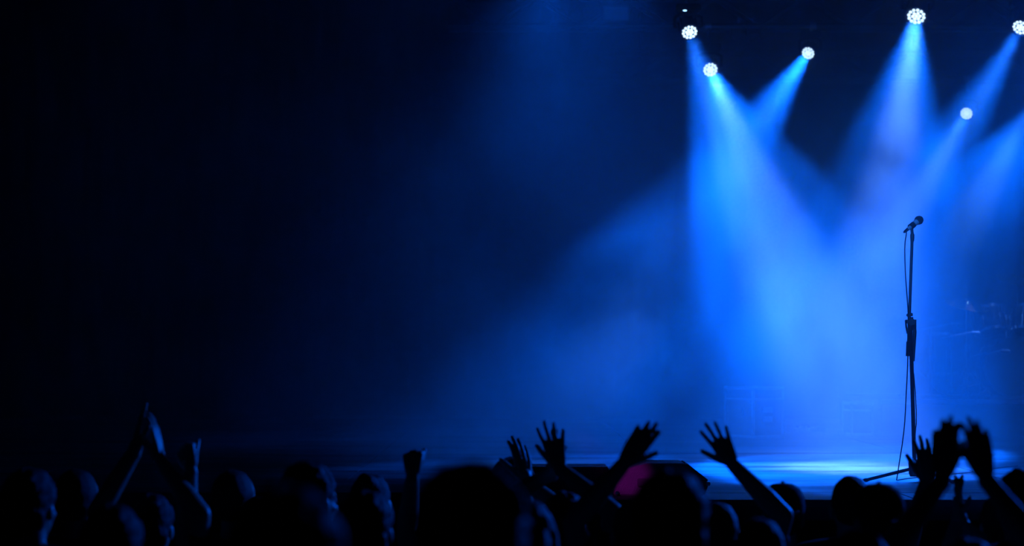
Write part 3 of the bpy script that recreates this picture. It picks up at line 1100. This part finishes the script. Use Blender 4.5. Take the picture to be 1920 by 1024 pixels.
def person(label, px, py, d, yaw=0.0, hair='cropped', hc=0, skin=0, shirt='black', cap=None, head_yaw=0.0, tilt=0.0, arms=None, long_sleeve=False):
    top = P(px, py, d)
    fz = hall_z(d)
    s = (top.z - fz) / (1.715 if cap else 1.712)
    root = empty('person', (top.x, d, fz), math.radians(yaw), label, 'person')
    root.scale = (s, s, s)
    M = Matrix.Translation(root.location) @ Matrix.Rotation(math.radians(yaw), 4, 'Z') @ Matrix.Scale(s, 4)
    Mi = M.inverted()
    R = Matrix.Rotation(-math.radians(yaw), 3, 'Z')
    H = head_rot(math.radians(head_yaw), math.radians(tilt))
    pose = {k: dict(v) for k, v in DOWN.items()}
    for sd, a in (arms or {}).items():
        k = -1 if sd == 'L' else 1
        wx, wy, wd = a['wrist']
        W = Mi @ P(wx, wy, wd)
        S = Vector((k * (SHO + .0), -.005, 1.375))
        up = (W - S)
        S = S + Vector((-k * .015, 0, .035)) * max(0, min(1, up.z / .3))
        pole = R @ Vector(a.get('pole', (k * .6, -.4, -.6)))
        E = ik(S, W, pole)
        pose[k] = dict(s=S, e=E, w=W, F=R @ Vector(a['F']), P=R @ Vector(a.get('P', (0, 1, 0))), spread=a.get('spread', 1), curl=a.get('curl', .3), thumb=a.get('thumb', 1), size=a.get('size', 1))
    if arms:
        bm_ = body_mesh(pose, H, .0048, .25, SKINS[skin])
        sm_ = shirt_mesh(pose, SHIRTS[shirt], long_sleeve)
    else:
        kb = ('b', head_yaw, tilt)
        if kb not in SHARED: SHARED[kb] = body_mesh(pose, H, .0085, .35, SKINS[skin])
        ks = ('s', long_sleeve)
        if ks not in SHARED: SHARED[ks] = shirt_mesh(pose, SHIRTS[shirt], long_sleeve)
        bm_, sm_ = SHARED[kb], SHARED[ks]
    kh = ('h', hair, head_yaw, tilt)
    if kh not in SHARED: SHARED[kh] = hair_mesh(hair, H, HAIRS[hc])
    for nm, me_, mt_ in (('body', bm_, SKINS[skin]), ('shirt', sm_, SHIRTS[shirt]), ('hair', SHARED[kh], HAIRS[hc])):
        o_ = link_mesh(nm, me_, root)
        o_.material_slots[0].link = 'OBJECT'
        o_.material_slots[0].material = mt_
    link_mesh('trousers', TROUSERS, root)
    for m_ in SHOES: link_mesh('shoe', m_, root)
    for k in (-1, 1):
        e = link_mesh('eye', EYE, root); e.location = H @ Vector((k * .031, .0745, 1.580))
    if cap: cap_parts(root, H, cap == 'backward')
    return root


# nearest row
person('person with big curly dark hair, huge near head just left of the picture centre', 885, 873, 4.1, 0, 'curly', 0, 0, 'black')
person('person with large dark head close to the camera, left of the curly haired one', 538, 911, 3.5, -8, 'full', 0, 1, 'black')
person('person with a large round dark head right in front of the wedge monitor', 1254, 882, 5.5, 0, 'full', 0, 0, 'charcoal')
person('person with a low cropped head between the wedge monitor and the strap back cap', 1425, 967, 6.9, -10, 'cropped', 1, 0, 'grey')
person('person with long dark hair at the bottom edge under the two capped heads', 1606, 990, 5.9, 8, 'long', 0, 1, 'black')
person('person with a dark head low under the clapping hands at the far left', 212, 946, 6.5, -6, 'full', 0, 0, 'black')
person('person with long brown hair, directly right of the huge curly head', 990, 936, 7.2, -12, 'long', 1, 2, 'charcoal')
# middle and front rows, arms down
person('person with a round dark head at the far left edge, ear rim lit blue', 58, 878, 8.2, -16, 'full', 0, 0, 'black')
person('person second from the left edge, small dark head beside the far left one', 148, 876, 9.5, -14, 'cropped', 1, 0, 'navy')
person('person with cropped light rimmed head right of the raised fist at the left', 442, 878, 9.6, -20, 'cropped', 2, 2, 'charcoal')
person('person turned right with a rim lit cheek, beyond the large near head at left', 582, 866, 8.2, -38, 'full', 0, 2, 'black')
person('person with a hair bun, dark head left of the upright fist', 696, 884, 9.9, -10, 'bun', 0, 0, 'navy')
person('person with a dark head below the bun haired one, shoulder edged in blue', 690, 921, 7.8, -12, 'full', 1, 1, 'black')
person('person in a cap with a pale strap at the back, right of the waving hand', 1467, 906, 9.5, 0, 'cropped', 0, 2, 'charcoal', cap='forward')
person('person in a backwards peaked cap, near the foot of the microphone stand', 1645, 907, 8.2, 12, 'cropped', 1, 0, 'black', cap='backward')
person('person with dark hair at the right picture edge, beside the largest hands', 1912, 880, 8.5, 8, 'full', 0, 0, 'black')
# people with raised arms
person('person clapping both hands overhead in front of the low fill speaker', 1058, 922, 9.2, 0, 'full', 0, 0, 'black', arms={
    'R': dict(wrist=(1053, 881, 9.1), F=(-.24, .05, .97), P=(.1, 1, 0), size=1.02, spread=1.15, curl=.15, thumb=.85, pole=(.8, -.5, -.3)),
    'L': dict(wrist=(1031, 889, 9.22), F=(-.02, .1, 1), P=(1, .3, 0), spread=.4, curl=.2, pole=(-.5, -.2, -.8))})
person('person reaching one hand up to the right over the wedge monitor', 1190, 932, 8.2, 0, 'cropped', 1, 0, 'black', arms={
    'L': dict(wrist=(1166, 874, 8.0), F=(.58, .1, .80), P=(.1, 1, 0), spread=.3, curl=.3, thumb=.9, pole=(-.9, -.3, -.3))})
person('person waving one open hand tilted left, beside the strap back cap', 1345, 938, 8.8, 0, 'cropped', 2, 2, 'grey', arms={
    'R': dict(wrist=(1377, 874, 8.7), F=(-.46, .1, .88), P=(-.1, 1, 0), spread=1.15, curl=.3, thumb=1.0, pole=(.9, -.3, -.3))})
person('person holding up the two largest hands, right of the microphone stand', 1812, 1010, 6.35, 0, 'full', 0, 0, 'black', long_sleeve=False, arms={
    'L': dict(wrist=(1764, 903, 6.5), F=(.07, .1, 1), P=(.35, 1, 0), spread=.12, curl=.3, thumb=.55, size=1.04, pole=(-.9, -.2, -.6)),
    'R': dict(wrist=(1852, 903, 6.5), F=(-.15, .1, 1), P=(-.35, 1, 0), spread=.25, curl=.3, thumb=.5, size=1.04, pole=(.9, -.2, -.6))})
person('person with hands pressed together behind the two largest hands', 1876, 926, 9.3, 6, 'full', 0, 2, 'navy', arms={
    'L': dict(wrist=(1793, 985, 9.1), F=(.05, .1, 1), P=(1, 0, 0), spread=.2, curl=.2, pole=(-.4, -.5, -.8)),
    'R': dict(wrist=(1806, 985, 9.1), F=(-.05, .1, 1), P=(-1, 0, 0), spread=.2, curl=.2, pole=(.6, -.4, -.8))})
person('person with a smooth round head and a hand raised by the microphone stand foot', 1594, 889, 9.8, 0, 'cropped', 0, 0, 'charcoal', arms={
    'R': dict(wrist=(1735, 908, 9.6), F=(.02, .1, 1), P=(-.3, 1, 0), spread=.8, curl=.4, thumb=.8, pole=(-.3, -.6, -.8))})
person('person clapping both hands above the crowd at the far left', 285, 926, 9.0, -8, 'full', 0, 2, 'black', arms={
    'L': dict(wrist=(251, 851, 8.9), F=(.14, .1, 1), P=(1, .2, 0), spread=.6, curl=.2, pole=(-.6, -.3, -.7)),
    'R': dict(wrist=(302, 868, 8.9), F=(-.14, .1, 1), P=(-1, .2, 0), spread=.5, curl=.2, pole=(.6, -.3, -.7))})
person('person raising a fist on a slanting forearm, right of the left clapping hands', 486, 926, 9.1, 0, 'cropped', 1, 2, 'black', arms={
    'L': dict(wrist=(357, 886, 8.9), F=(-.3, .1, .95), P=(.2, 1, 0), spread=.1, curl=3.6, thumb=.5, pole=(-.2, -.5, -.9))})
person('person raising an upright fist left of the huge curly head', 852, 932, 9.5, 0, 'full', 0, 0, 'black', arms={
    'L': dict(wrist=(773, 896, 9.1), F=(0, .1, 1), P=(.1, 1, 0), spread=.1, curl=3.6, thumb=.4, pole=(-.5, -.4, -.8))})
person('person with one hand up beside a small head, behind the long haired one', 965, 859, 10.2, -35, 'full', 0, 2, 'black', arms={
    'R': dict(wrist=(989, 905, 9.95), F=(-.16, .1, 1), P=(-.6, .8, 0), spread=.4, curl=.4, pole=(.7, -.3, -.7))})
